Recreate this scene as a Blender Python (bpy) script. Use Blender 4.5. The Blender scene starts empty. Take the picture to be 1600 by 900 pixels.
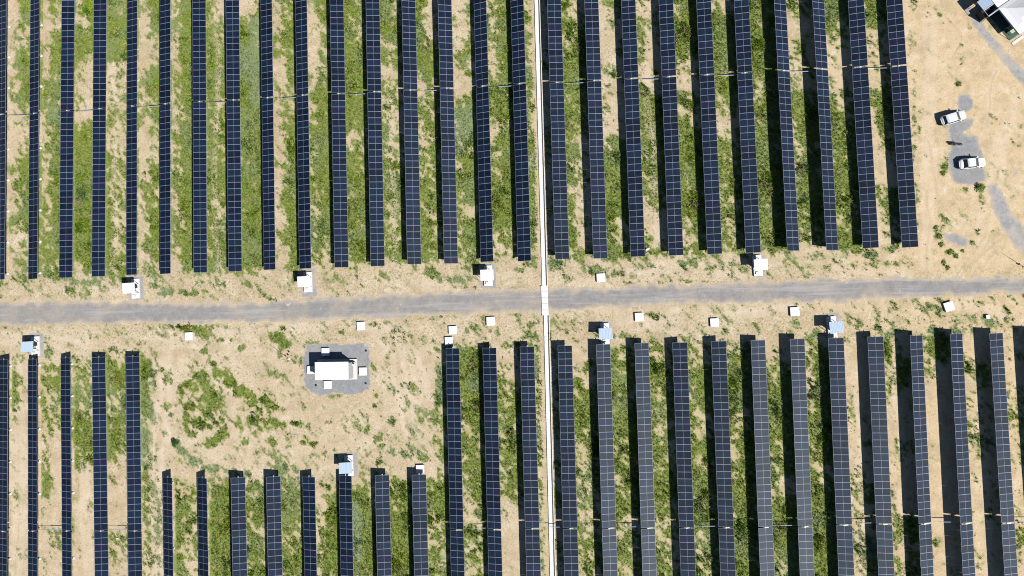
import bpy, math, random
import numpy as np
from mathutils import Vector, Matrix, Euler

rad = math.radians
rng = np.random.default_rng(7)
random.seed(7)
sc = bpy.context.scene
COL = sc.collection

# ------------------------------------------------------------------ camera
CA, CB, CC, CH = 0.0427959286, 0.0742128199, -0.0292847503, 117.578414
FPX = 1067.0
cam_d = bpy.data.cameras.new("camera")
cam_d.sensor_width = 36.0
cam_d.lens = FPX / 1600 * 36
cam_d.clip_end = 6000
cam_d.clip_start = 0.5
cam = bpy.data.objects.new("camera", cam_d)
COL.objects.link(cam)
cam.location = (0, 0, CH)
cam.rotation_euler = (CA, CB, CC)
sc.camera = cam

# ------------------------------------------------------------------ light
SUN = Vector((0.72, -0.54, 1.0)).normalized()
world = bpy.data.worlds.new("World")
sc.world = world
world.use_nodes = True
wn = world.node_tree
for n in list(wn.nodes):
    wn.nodes.remove(n)
sky = wn.nodes.new('ShaderNodeTexSky')
sky.sky_type = 'NISHITA'
sky.sun_disc = False
sky.sun_elevation = math.asin(SUN.z)
sky.sun_rotation = math.atan2(SUN.x, SUN.y)
sky.air_density = 1.0
sky.dust_density = 0.1
sky.altitude = 1500
bg = wn.nodes.new('ShaderNodeBackground')
bg.inputs['Strength'].default_value = 0.05
wo = wn.nodes.new('ShaderNodeOutputWorld')
wn.links.new(sky.outputs[0], bg.inputs[0])
wn.links.new(bg.outputs[0], wo.inputs[0])
sd = bpy.data.lights.new("sun", 'SUN')
sd.energy = 5.0
sd.angle = rad(0.53)
sd.color = (1.0, 0.955, 0.89)
so = bpy.data.objects.new("sun", sd)
COL.objects.link(so)
so.rotation_euler = (-SUN).to_track_quat('-Z', 'Y').to_euler()
so.location = SUN * 200

sc.view_settings.view_transform = 'Standard'
sc.view_settings.look = 'None'
sc.view_settings.gamma = 1
sc.view_settings.use_curve_mapping = False
sc.view_settings.exposure = 0.40
sc.cycles.max_bounces = 5
sc.cycles.filter_width = 1.05
sc.cycles.diffuse_bounces = 0

# ------------------------------------------------- photo -> ground measuring
RM = np.array(Euler((CA, CB, CC), 'XYZ').to_matrix())

def G(px, py, z=0.0):
    """a point of the 1600x900 photograph -> world X, Y at height z"""
    d = RM @ np.array([(px - 800) / FPX, -(py - 450) / FPX, -1.0])
    t = (z - CH) / d[2]
    return float(d[0] * t), float(d[1] * t)

def PX(X, Y):
    P = np.stack([X, Y, np.zeros_like(X)], -1) - np.array([0, 0, CH])
    d = P @ RM
    return 800 + FPX * d[..., 0] / -d[..., 2], 450 - FPX * d[..., 1] / -d[..., 2]

# ------------------------------------------------------------------ noise
def vnoise(x, y, s, seed):
    r = np.random.default_rng(seed)
    N = 256
    g = r.random((N, N))
    u, v = x / s + 1000.37, y / s + 1000.71
    i, j = np.floor(u).astype(int), np.floor(v).astype(int)
    fu, fv = u - i, v - j
    fu, fv = fu * fu * (3 - 2 * fu), fv * fv * (3 - 2 * fv)
    a, b = g[i % N, j % N], g[(i + 1) % N, j % N]
    c, d = g[i % N, (j + 1) % N], g[(i + 1) % N, (j + 1) % N]
    return (a * (1 - fu) + b * fu) * (1 - fv) + (c * (1 - fu) + d * fu) * fv

def fbm(x, y, s, seed, o=4, gain=0.55):
    t = 0; w = 0; a = 1
    for k in range(o):
        t = t + a * vnoise(x, y, s / 2.1 ** k, seed + k); w += a; a *= gain
    return t / w

def smooth(a, b, x):
    t = np.clip((x - a) / (b - a), 0, 1)
    return t * t * (3 - 2 * t)

# ------------------------------------------------------------------ rows
AX = 1.6; WID = 2.384; HALF = WID / 2; PITCH = 1.1255
# x at the road end, x at the far end (Yfar), tilt (right edge up +), y of the end, y of the joint
UP = [(-100.99,-100.92,16.5,9.74,39.95),(-94.77,-94.52,16.5,9.65,39.80),(-88.58,-88.15,-4,9.67,40.0),(-82.42,-82.01,-4,9.69,40.04),
(-76.2,-75.87,14,9.77,40.18),(-69.95,-69.66,14,9.73,40.26),(-63.53,-63.31,-4,9.74,40.33),(-57.17,-57.12,-4,9.74,40.29),
(-50.89,-50.87,13.5,9.81,40.36),(-44.5,-44.5,13.5,9.79,40.47),(-38.06,-38.07,-9,9.76,40.41),(-31.67,-31.6,-9,9.76,40.41),
(-25.25,-25.19,-15,9.87,40.34),(-18.85,-18.8,-15,9.75,40.34),(-12.6,-12.54,19,9.86,40.33),(-6.18,-6.09,17,9.75,40.43),
(0.22,0.27,-6,9.85,40.3),(6.65,6.67,-6,9.73,40.28),(12.94,12.96,5,9.83,40.26),(19.29,19.3,5,9.81,40.24),
(25.65,25.61,6.5,9.80,40.22),(31.95,31.86,6.5,9.79,40.2),(38.39,38.16,-22,9.87,40.22),(44.65,44.39,-22,9.75,40.14),
(50.84,50.53,12.3,9.89,40.12),(57.06,56.68,12.3,9.77,39.98)]
LO = [(-100.32,-100.33,16,-4.68,-35.04),(-94.8,-94.67,17,-4.70,-35.02),(-88.6,-88.29,16,-4.63,-35.03),(-82.42,-81.92,-6.5,-4.67,-35.07),
(-76.08,-75.78,-6.5,-4.71,-35.11),(-69.79,-69.65,23,-25.93,None),(-63.51,-63.33,23,-26.10,None),(-57.08,-56.9,-12,-26.12,None),
(-50.76,-50.63,-11,-26.03,None),(-44.47,-44.37,11,-26.17,None),(-38.04,-38.02,11,-26.03,None),(-31.65,-31.57,-7.7,-26.05,None),
(-25.26,-25.22,-7.7,-26.02,None),(-18.94,-19.0,10,-4.73,-35.3),(-12.6,-12.62,10,-4.84,-35.29),(-6.21,-6.24,0.5,-4.79,-35.19),
(0.19,0.07,0.5,-4.79,-35.21),(6.6,6.5,-10.2,-4.75,-35.25),(13.0,12.89,-10.2,-4.70,-35.25),(19.31,19.19,5.5,-4.76,-35.24),
(25.67,25.58,5.5,-4.72,-35.23),(32.04,31.86,-7,-4.73,-35.22),(38.38,38.15,-6.5,-4.69,-35.18),(44.56,44.34,5,-4.70,-34.95),
(50.81,50.57,5,-4.66,-34.86),(57.19,56.88,-17.5,-4.62,-34.83),(63.44,63.26,-17.5,-4.54,-34.83),(69.6,69.67,-12.5,-4.60,-34.82),
(75.75,75.88,-12.5,-4.51,-34.82)]
YFU, YFL = 57.0, -43.5

def rowx(r, Y, upper):
    ye = r[3]; yf = YFU if upper else YFL
    return r[0] + (r[1] - r[0]) * (Y - ye) / (yf - ye)

# ------------------------------------------------------------------ vegetation map (digits: bright cover 0-9, letters a-i: grey-green cover)
VU = ["112122310023323221 763688840377776354",
"102223443344344343 6277776g6777777766",
"338963517899999984 877741117878998885",
"888704265366677776 788712445355564555",
"111035231012232121 885288586346567753",
"223333433433334332 888888877887787776",
"766778577667756766 246778566677657776",
"068hh8887868868886 2ggiiih88887889987",
"323311222222222222 467767567777777776",
"111212346666666531 662577668888777762",
"767888875377777764 645887676266777764",
"876434445557666664 566544422567776674",
"888753344456667754 023775456766556663",
"1323213fgf56665563 3534215hh588747866",
"355435662666777531 677877777778887641",
"5555f55655f7776654 222222222222222222",
"676798677566456754 366898665333212232",
"311232322578776674 621331111688875454",
"365434876666533664 242112887667751153",
"578721456774674232 899832567887787565",
"389977633555666552 189968524656656663",
"889987566777766663 678876777768767773",
"302543665465555554 415322577686776633",
"972213688767777763 963111457766666763",
"553123532100221000 763245776310685213"]
VL = ["257731111110000 001100000000010",
"455544234421123 246554100011211",
"666667652100010 246645641110101",
"577456651110331 366677432000421",
"89875fff6553443 dedcdedc0cccccc",
"000000004577656 000000003564343",
"000000003577777 000000005899988",
"000000003566566 000000005677566",
"00000000d577777 00000000c456677",
"000000001134445 000000002688887",
"0000000016ghhg6 000000002568887",
"000000005668999 000000004579998",
"000000005776666 2hhh55545776566",
"786463544334544 79i987667665566",
"245655656531021 224776657630010",
"5f565f4535fffff 333333333333333",
"126677655434566 154766456443455",
"677788776696465 565798567493546",
"577776566774456 366665667864545",
"465666677777456 378655766777466",
"467766666666677 578867777777677",
"178887767478877 257887664368876",
"443766658888888 565777755788888",
"100123112112d32 000001311422gf3",
"664200011345344 343000521128324",
"520000111101221 710000000000001",
"152231101110111 033132211231010",
"111432111111752 111242431111621"]

def parse(s, n):
    a, b = s.split(' ')[0], s.split(' ')[-1]
    out = []
    for t in (a, b):
        v = []
        for ch in t:
            if ch.isdigit(): v.append((int(ch) / 9.0, 0.0))
            else: v.append(((ord(ch) - 96) / 9.0, 1.0))
        while len(v) < n: v.append(v[-1])
        out.append(v[:n])
    return np.array(out)          # 2 x n x 2
VUa = np.array([parse(s, 18) for s in VU])
VLa = np.array([parse(s, 15) for s in VL])

# x, y, rx, ry, density, greyness (photo pixels)
BL = [(315,620,42,55,.45,.1),(400,640,40,35,.42,.1),(330,585,60,12,.3,.1),(470,680,30,20,.3,.3),(1500,350,70,60,.05,.3),
(130,440,32,11,.5,.8),(110,453,14,7,.6,.4),(260,457,15,7,.6,1),(292,458,20,6,.75,.5),(240,446,10,6,.5,.5),(340,440,30,8,.35,.4),(320,455,10,5,.3,0),
(460,436,16,11,.4,.4),(405,428,20,8,.4,.2),(390,445,16,6,.45,.3),(530,430,40,8,.35,.2),(545,418,10,8,.65,.1),(600,432,20,8,.35,.3),(675,422,14,12,.6,.3),(715,438,30,7,.45,.9),(740,412,14,10,.85,.2),
(815,420,14,8,.5,.3),(835,415,8,10,.5,.5),(868,414,18,13,.6,.9),(883,436,10,8,.5,.4),(935,424,22,9,.45,.6),(965,403,10,8,.7,.2),(1012,416,18,7,.5,.8),(1064,411,11,6,.75,.8),(1082,408,8,9,.7,.6),
(1040,430,34,6,.35,.3),(960,428,20,6,.4,.4),(1110,420,14,12,.3,.3),(1240,402,14,8,.55,.9),(1280,398,16,9,.5,.9),(1312,400,20,10,.45,.9),(1362,398,15,8,.8,.8),(1390,388,16,9,.8,.6),(1372,411,24,7,.45,.4),(1320,420,40,7,.3,.3),(1245,415,30,8,.3,.3),
(1462,356,4,5,.9,.1),(1466,369,6,5,.95,.1),(1470,382,7,5,.8,.1),(1483,394,8,4,.8,.1),(1493,400,4,4,.7,.1),(1474,409,4,6,.8,0),(1480,418,3,4,.7,.1),(1520,378,5,6,.5,.3),(1504,392,5,4,.6,.1),(1530,293,8,8,1,.2),(1505,297,12,5,.7,.2),(1535,312,10,9,.4,.4),
(1476,260,5,6,.9,.1),(1474,270,6,5,.8,.1),(1497,132,5,5,.7,.1),(1502,72,4,4,.5,.1),(1468,24,4,4,.7,.1),(1485,36,3,3,.5,.1),(1428,190,4,90,.3,.6),(1433,310,4,60,.2,.5),(1436,203,4,6,.6,.2),(1515,163,7,8,.35,.3),(1545,187,12,10,.25,.2),
(1470,340,8,16,.4,.3),(1480,230,7,22,.35,.3),(1530,360,6,8,.3,.3),
(70,531,9,9,.5,.8),(76,552,9,16,.55,.6),(300,513,36,7,1.0,.0),(320,521,12,9,.9,.1),(275,523,6,4,.8,.1),(345,531,6,4,.85,.1),(364,531,6,4,.75,.1),(379,543,7,6,.85,.1),(319,549,9,6,.85,.1),(327,558,4,8,.6,.1),(333,568,8,5,.8,.1),(308,565,4,4,.8,.1),(352,560,9,4,.55,.3),
(170,546,9,5,.6,.4),(190,548,9,6,.5,.4),(215,548,9,6,.4,.4),(235,514,8,4,.4,.3),(263,590,7,12,.85,.1),(262,635,6,10,.8,.1),(268,647,5,4,.85,.1),(255,575,5,5,.3,.3),
(345,584,14,6,.9,0),(360,597,13,8,.95,0),(376,613,15,10,.95,0),(392,630,13,10,.95,0),(405,645,8,10,.6,0),(290,600,8,8,.85,0),(305,609,11,7,.8,0),(320,604,10,8,.7,0),(325,620,10,9,.65,0),(296,635,11,16,.75,0),(309,660,16,13,.85,0),(290,655,9,14,.85,0),(323,643,11,10,.7,0),(340,630,9,10,.5,0),(310,586,10,6,.6,0),(298,585,8,6,.4,0),
(378,664,12,9,.5,.1),(395,657,14,9,.8,0),(412,672,14,8,.7,.1),(345,657,9,8,.6,0),(331,690,16,11,.8,0),(347,679,12,9,.75,0),(353,668,7,6,.5,0),(384,692,9,5,.6,0),(300,675,12,6,.6,.1),
(390,618,12,9,.9,0),(413,624,11,9,.85,0),(402,641,13,9,.6,0),(427,636,9,7,.7,0),(420,658,16,8,.75,0),(442,664,12,7,.7,0),(462,661,11,6,.7,.1),(425,690,9,9,.6,0),(475,683,6,6,.85,0),(481,690,13,6,.7,0),(491,693,7,5,.8,0),(432,527,14,9,.85,.1),(446,538,11,8,.8,.1),(437,557,5,4,.7,.1),(440,512,7,5,.75,.1),(535,518,6,5,.85,.1),
(464,565,8,9,.5,.8),(430,585,46,9,.35,.4),(530,617,24,5,.5,.7),(545,612,10,4,.5,.4),(645,605,7,6,.9,.1),(642,600,4,4,.8,.1),(588,618,5,4,.8,.1),(587,634,5,4,.8,.1),(573,670,6,6,.9,.1),(592,686,8,7,.7,.1),(597,696,7,5,.75,.1),(614,660,12,8,.55,.4),(657,656,6,6,.75,.3),(669,644,7,7,.6,.7),(672,617,10,4,.65,.2),(607,555,5,6,.5,.3),(585,572,6,7,.5,.4),(597,599,4,4,.6,.3),
(625,690,32,26,.4,.8),(640,705,30,16,.42,.9),(612,672,20,12,.35,.8),(663,715,12,7,.7,.4),(596,725,9,7,.75,.4),(683,690,7,20,.55,.1),(680,640,7,30,.45,.3),(275,692,8,9,1,.5),(282,712,12,18,.55,.9),(303,719,22,10,.5,1),(330,731,20,7,.5,.9),(385,741,9,9,.8,.9),(443,733,9,9,.6,.9),(460,733,7,8,.6,.9),(360,735,10,6,.5,.8),
(238,600,7,34,.6,.8),(237,645,6,34,.6,.9),(232,700,5,30,.5,.7),(245,790,4,110,.4,.7),(258,680,5,10,.4,.3),(250,650,5,60,.2,.4),
(1262,480,12,5,.5,.3),(1243,508,16,9,.5,.7),(1270,520,14,8,.4,.5),(1342,512,8,12,.45,.5),(1334,523,7,6,.45,.4),(1392,521,10,9,.6,.9),(1462,482,9,9,.75,.7),(1505,500,24,10,.5,.8),(1548,507,15,14,.65,.9),(1500,518,22,9,.5,.8),(1533,475,8,5,.6,.3),(1575,482,10,8,.5,.3),(1578,505,12,12,.4,.5),(1455,519,11,9,.65,.9),(1568,466,22,4,.5,.3),(1420,500,40,8,.25,.2),
(1022,493,18,7,.55,.3),(1000,508,4,4,.8,.1),(1130,520,14,8,.5,.7),(1100,517,8,7,.5,.3),(870,498,7,8,.3,.3),(828,518,12,16,.45,.4),(838,500,8,8,.4,.5),(827,538,5,5,.8,.2),(905,530,10,8,.35,.2),(980,525,14,8,.4,.3),(1180,510,14,8,.3,.2),(1230,520,14,8,.3,.3),
(790,540,10,8,.6,.3),(775,518,9,8,.5,.4),(738,512,10,6,.4,.3),(1060,440,60,4,.35,.3),(700,448,50,3,.3,.3),(1500,470,40,5,.25,.2),(20,440,25,6,.3,.3),(15,518,14,8,.3,.5),(585,506,12,4,.75,.2),(545,507,8,3,.4,.2),(595,503,20,3,.4,.2)]

GRADE = {}
def veg_at(X, Y):
    """returns cover (0-1) and greyness (0-1)"""
    px, py = PX(X, Y)
    # tufts stretched along the way the weeds lean
    U_ = (X * .62 - Y * .78) / 1.9; V_ = (X * .78 + Y * .62)
    n = fbm(U_ * 1.3, V_ * 1.2, 2.6, 11, 4, 0.75)
    nn = fbm(U_, V_, 0.62, 31, 3, 0.75)
    m = 0.42 * n + 0.58 * nn
    # flatten the distribution to roughly uniform
    u = 1 / (1 + np.exp(-(m - 0.5) * 15.5))
    d = np.full(X.shape, 0.10)
    s = np.full(X.shape, 0.35)
    d = np.where((px > 1432) & (py < 432), 0.02, d)
    big = fbm(X, Y, 7.0, 91, 2)
    d = d * (0.4 + 1.5 * np.clip(big, 0, 1))
    def fill(rows, arr, upper, y0, step, ns):
        nonlocal d, s
        wob = (vnoise(X, Y, 1.7, 5) - .5) * 10
        for i in range(len(rows) - 1):
            a, b = rows[i], rows[i + 1]
            if i >= len(arr): break
            ya = a[3]; yb = b[3]
            th = rad(a[2]); ph = rad(b[2])
            xa = (rowx(a, Y, upper) + HALF * math.cos(th)); xa = xa * CH / (CH - AX - HALF * math.sin(th))
            xlb = rowx(b, Y, upper) - HALF * math.cos(ph); zb = AX - HALF * math.sin(ph)
            xb = np.minimum(xlb * CH / (CH - zb), xlb - 0.72 * zb)
            t = (X - xa) / np.maximum(xb - xa, .3)
            inside = (X >= rowx(a, Y, upper) + 0.2) & (X < rowx(b, Y, upper) + 0.2)
            yy = (py + wob - y0) / step - .5
            k = np.clip(yy, 0, ns - 1.001); k0 = np.floor(k).astype(int); f = (k - k0)
            f = smooth(0, 1, f)
            w = smooth(0.25, 0.75, t + (vnoise(X, Y, 1.1, 8) - .5) * .3)
            A = arr[i]
            v = (A[0, k0] * (1 - f)[..., None] + A[0, k0 + 1] * f[..., None]) * (1 - w)[..., None] + (A[1, k0] * (1 - f)[..., None] + A[1, k0 + 1] * f[..., None]) * w[..., None]
            ye = min(ya, yb) if upper else max(ya, yb)
            if upper: fade = smooth(ye - 1.2, ye + .8, Y + wob * .1)
            else:
                fade = smooth(-ye - 1.0, -ye + 1.0, -Y + wob * .1)
                if i == 12: fade = smooth(3.7, 5.7, -Y + wob * .1) * np.where((py < 745) & (t < .62), 0, 1)
                if 5 <= i < 12: fade = smooth(25.5, 27.5, -Y + wob * .1)
                if i == 4: fade = smooth(3.7, 5.7, -Y + wob * .1) * np.where((X > -73.5) & (Y > -26), 0, 1)
            m_ = inside & (fade > 0)
            d = np.where(m_, d * (1 - fade) + v[..., 0] * 1.0 * fade, d)
            s = np.where(m_, s * (1 - fade) + v[..., 1] * fade, s)
    fill(UP, VUa, True, 0, 24, 18)
    fill(LO, VLa, False, 540, 24, 15)
    s = np.maximum(s, smooth(.52, .72, fbm(X, Y, 4.5, 205, 3)) * .45)
    # left of the first rows
    for (bx, by, rx, ry, dd, ss) in BL:
        sel = (abs(px - bx) < rx * 2) & (abs(py - by) < ry * 2)
        if not sel.any(): continue
        r = np.sqrt(((px[sel] - bx) / rx) ** 2 + ((py[sel] - by) / ry) ** 2)
        r = r + (nn[sel] - .5) * .8
        w = smooth(1.35, .45, r)
        s[sel] = s[sel] * (1 - w) + ss * w
        d[sel] = np.maximum(d[sel], dd * w)
    cov = smooth(-.2, .16, d * 1.14 + .0 - u)
    return cov, s, d

# ------------------------------------------------------------------ areas given by outlines
def poly_sdf(X, Y, pts):
    inside = np.zeros(X.shape, bool)
    dist = np.full(X.shape, 1e9)
    n = len(pts)
    for i in range(n):
        x0, y0 = pts[i]; x1, y1 = pts[(i + 1) % n]
        dx, dy = x1 - x0, y1 - y0
        t = np.clip(((X - x0) * dx + (Y - y0) * dy) / (dx * dx + dy * dy + 1e-9), 0, 1)
        dist = np.minimum(dist, (X - x0 - t * dx) ** 2 + (Y - y0 - t * dy) ** 2)
        c = ((y0 > Y) != (y1 > Y)) & (X < (x1 - x0) * (Y - y0) / (y1 - y0 + 1e-12) + x0)
        inside ^= c
    dist = np.sqrt(dist)
    return np.where(inside, -dist, dist)

def outline(px):
    return [G(*p) for p in px]

ROAD = outline([(-220,477),(0,471),(50,470),(100,469),(200,471),(300,470),(400,470),(470,468),(500,465),(600,459),(700,454),(800,450),(900,449),(1000,445),(1100,441),(1200,437),(1300,432),(1400,430),(1500,431),(1600,430),(1850,424),
                (1850,448),(1600,459),(1500,463),(1400,468),(1300,472),(1200,475),(1100,476),(1000,480),(900,486),(800,491),(700,493),(600,498),(500,502),(400,505),(300,508),(200,505),(100,509),(0,511),(-220,516)])
PAD = outline([(478,538),(530,536),(578,537),(580,560),(579,612),(540,616),(500,619),(484,612),(474,595),(473,570)])
PARK = outline([(1480,190),(1498,184),(1522,186),(1521,196),(1508,206),(1528,212),(1531,232),(1538,240),(1541,262),(1540,284),(1528,290),(1500,291),(1486,285),(1482,262),(1481,232),(1478,212)])
PARKB = outline([(1495,150),(1503,146),(1514,147),(1522,155),(1523,168),(1516,176),(1504,178),(1496,170)])
PARKC = outline([(1476,366),(1490,363),(1510,366),(1518,374),(1510,388),(1497,392),(1484,386),(1477,376)])
TRA = outline([(1455,-40),(1492,-5),(1512,25),(1530,55),(1552,82),(1575,112),(1600,138),(1680,215),(1700,190),(1600,108),(1575,82),(1560,64),(1540,38),(1525,20),(1505,-5),(1480,-40)])
TRB = outline([(1541,290),(1556,284),(1566,300),(1578,322),(1590,342),(1600,352),(1680,425),(1670,455),(1600,401),(1585,386),(1570,368),(1558,345),(1549,320)])
TRC = outline([(1575,283),(1582,272),(1592,262),(1602,250),(1604,256),(1594,270),(1582,284),(1577,287)])
GROUND_MASKS = [ROAD, PAD, PARK, TRA]
STN = [  # plinth centre px, roof tint (white: painted sun glare, blue: painted sky reflection), pad outline offsets
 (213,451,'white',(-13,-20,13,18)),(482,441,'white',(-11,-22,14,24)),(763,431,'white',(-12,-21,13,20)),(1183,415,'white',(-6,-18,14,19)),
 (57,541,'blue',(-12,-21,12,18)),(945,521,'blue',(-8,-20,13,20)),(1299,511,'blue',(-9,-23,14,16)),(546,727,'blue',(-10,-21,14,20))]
STPADS = [outline([(x+a,y+b),(x+c,y+b),(x+c,y+d),(x+a,y+d)]) for x, y, _, (a, b, c, d) in STN]
# wheel tracks in the sand: photo polylines
TRACKS = [[(1452,222),(1454,262),(1462,295),(1476,322),(1490,340),(1510,350)],[(1447,300),(1450,340),(1449,390),(1446,425)],
 [(1498,430),(1514,412),(1528,390),(1540,368),(1546,345)],[(1506,432),(1522,412),(1535,392),(1548,368)],[(1515,434),(1526,410),(1540,392),(1556,378),(1566,372)],[(1535,430),(1545,405),(1556,390)],
 [(1500,60),(1490,90),(1500,120),(1490,180)],[(1470,0),(1478,20),(1500,60)],[(1560,110),(1545,150),(1540,200)],
 [(237,690),(238,780),(237,905)],[(251,700),(252,800),(251,905)],[(20,560),(22,700),(20,905)],[(30,560),(32,700),(32,905)],
 [(128,720),(130,905)],[(136,720),(138,905)],[(1335,600),(1345,740),(1350,905)],[(1524,560),(1540,760),(1548,905)],[(1400,560),(1412,760),(1416,905)],
 [(600,505),(640,560),(660,620),(640,680)],[(612,505),(652,560),(672,620)],[(180,100),(181,160),(180,420)],[(82,60),(82,430)],[(337,0),(339,420)],[(608,150),(613,300),(617,410)],[(1010,100),(1030,380)],[(40,470),(100,495),(160,500)],[(440,470),(520,485),(600,470)]]

_r = random.Random(5)
for _ in range(34):
    x_ = _r.uniform(0, 1600); yc = 462 - (x_ - 800) * .03
    top = _r.random() < .45
    y_ = yc + (-26 if top else 36) + _r.uniform(-6, 10)
    if 840 < x_ < 870: continue
    ln_ = _r.uniform(20, 75); cv_ = _r.uniform(-14, 14)
    P_ = [(x_ + k * ln_ / 5, y_ + cv_ * (k / 5) ** 2 + _r.uniform(-.6, .6)) for k in range(6)]
    TRACKS.append(P_); TRACKS.append([(a, b + 14) for a, b in P_] if _r.random() < .5 else [(a + 1, b + 3) for a, b in P_])
for (xa, ya, xb, yb) in [(590,500,640,690),(610,505,665,690),(570,505,600,540),(260,520,240,690),(272,520,256,690),(1450,20,1440,420),(1461,20,1453,420),(1560,210,1530,360),(1572,215,1546,360),(1590,150,1560,250)]:
    TRACKS.append([(xa + (xb - xa) * k / 6 + _r.uniform(-3, 3), ya + (yb - ya) * k / 6) for k in range(7)])

def line_dist(X, Y, pts):
    dist = np.full(X.shape, 1e9)
    for (x0, y0), (x1, y1) in zip(pts[:-1], pts[1:]):
        dx, dy = x1 - x0, y1 - y0
        t = np.clip(((X - x0) * dx + (Y - y0) * dy) / (dx * dx + dy * dy + 1e-9), 0, 1)
        dist = np.minimum(dist, (X - x0 - t * dx) ** 2 + (Y - y0 - t * dy) ** 2)
    return np.sqrt(dist)

# ------------------------------------------------------------------ materials
def new_mat(name):
    m = bpy.data.materials.new(name); m.use_nodes = True
    nt = m.node_tree
    b = nt.nodes['Principled BSDF']
    return m, nt, b

def N(nt, t, **kw):
    n = nt.nodes.new(t)
    for k, v in kw.items(): setattr(n, k, v)
    return n

def mixc(nt, fac, a, b, blend='MIX'):
    n = nt.nodes.new('ShaderNodeMix'); n.data_type = 'RGBA'; n.blend_type = blend
    for idx, v in ((0, fac), (6, a), (7, b)):
        if hasattr(v, 'is_linked') or hasattr(v, 'links'): nt.links.new(v, n.inputs[idx])
        elif isinstance(v, (int, float)): n.inputs[idx].default_value = v
        else: n.inputs[idx].default_value = (*v, 1)
    return n.outputs[2]

def noise(nt, scale, detail=4, rough=.55, vec=None):
    n = nt.nodes.new('ShaderNodeTexNoise'); n.inputs['Scale'].default_value = scale
    n.inputs['Detail'].default_value = detail; n.inputs['Roughness'].default_value = rough
    if vec is None:
        g = nt.nodes.new('ShaderNodeNewGeometry'); vec = g.outputs['Position']
    nt.links.new(vec, n.inputs['Vector'])
    return n.outputs['Fac']

def ramp(nt, src, a, b, va=0, vb=1):
    n = nt.nodes.new('ShaderNodeMapRange'); n.interpolation_type = 'SMOOTHSTEP'
    n.inputs[1].default_value = a; n.inputs[2].default_value = b
    n.inputs[3].default_value = va; n.inputs[4].default_value = vb
    nt.links.new(src, n.inputs[0]); return n.outputs[0]

def mul(nt, a, b):
    n = nt.nodes.new('ShaderNodeMath'); n.operation = 'MULTIPLY'
    for i, v in enumerate((a, b)):
        if isinstance(v, (int, float)): n.inputs[i].default_value = v
        else: nt.links.new(v, n.inputs[i])
    return n.outputs[0]

def bump(nt, b, src, strength, dist):
    n = nt.nodes.new('ShaderNodeBump'); n.inputs['Strength'].default_value = strength
    n.inputs['Distance'].default_value = dist
    nt.links.new(src, n.inputs['Height']); nt.links.new(n.outputs[0], b.inputs['Normal'])

def attr(nt, name):
    n = nt.nodes.new('ShaderNodeAttribute'); n.attribute_name = name
    return n.outputs['Fac']

def simple(name, col, rough=.6, metal=0, var=.12, scale=3.0, spec=.5):
    m, nt, b = new_mat(name)
    f = noise(nt, scale, 5)
    c = mixc(nt, f, tuple(v * (1 - var) for v in col), tuple(min(1, v * (1 + var)) for v in col))
    nt.links.new(c, b.inputs['Base Color'])
    b.inputs['Roughness'].default_value = rough; b.inputs['Metallic'].default_value = metal
    b.inputs['Specular IOR Level'].default_value = spec
    return m

def sand_color(nt):
    big = noise(nt, .09, 4); med = noise(nt, .9, 5, .65); fine = noise(nt, 4.2, 5, .75)
    warm = attr(nt, 'warm')
    base = mixc(nt, ramp(nt, big, .35, .65), (.52, .43, .31), (.46, .37, .25))
    base = mixc(nt, warm, base, (.53, .41, .255))
    base = mixc(nt, ramp(nt, med, .52, .7, 0, .6), base, (.60, .51, .40))
    wash = noise(nt, .33, 5, .7)
    base = mixc(nt, ramp(nt, wash, .49, .63, 0, .55), base, (.36, .285, .18))
    base = mixc(nt, ramp(nt, wash, .46, .32, 0, .6), base, (.62, .55, .45))
    base = mixc(nt, ramp(nt, med, .46, .32, 0, .55), base, (.38, .30, .20))
    base = mixc(nt, ramp(nt, fine, .55, .64, 0, .6), base, (.26, .20, .13))
    base = mixc(nt, ramp(nt, fine, .44, .32, 0, .6), base, (.66, .58, .46))
    return base, fine, med

M = {}
# ground
m, nt, b = new_mat('sandy_ground')
base, fine, med = sand_color(nt)
dry = attr(nt, 'dry')
f2 = noise(nt, 2.8, 6, .85)
base = mixc(nt, mul(nt, dry, ramp(nt, f2, .50, .60)), base, (.23, .205, .105))
base = mixc(nt, mul(nt, attr(nt, 'aisle'), ramp(nt, noise(nt, 2.1, 5, .75), .35, .6, .15, .75)), base, (.42, .385, .20))
rut = attr(nt, 'rut')
base = mixc(nt, mul(nt, rut, .45), base, (.62, .54, .44))
rutd = attr(nt, 'rutdark')
base = mixc(nt, mul(nt, rutd, .7), base, (.34, .22, .13))
veg = attr(nt, 'veg'); sg = attr(nt, 'sage')
g1 = mixc(nt, ramp(nt, noise(nt, 2.3, 4, .7), .35, .65), (.065, .13, .010), (.17, .235, .025))
g2 = mixc(nt, ramp(nt, noise(nt, 2.0, 4, .7), .35, .65), (.10, .17, .075), (.20, .26, .12))
gc = mixc(nt, sg, g1, g2)
gc = mixc(nt, ramp(nt, fine, .52, .68, 0, .5), gc, (.40, .355, .17))
base = mixc(nt, mul(nt, veg, .85), base, gc)
nt.links.new(base, b.inputs['Base Color']); b.inputs['Roughness'].default_value = .95
b.inputs['Specular IOR Level'].default_value = .15
bump(nt, b, noise(nt, 3.5, 6, .7), .55, .12)
M['ground'] = m

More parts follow.
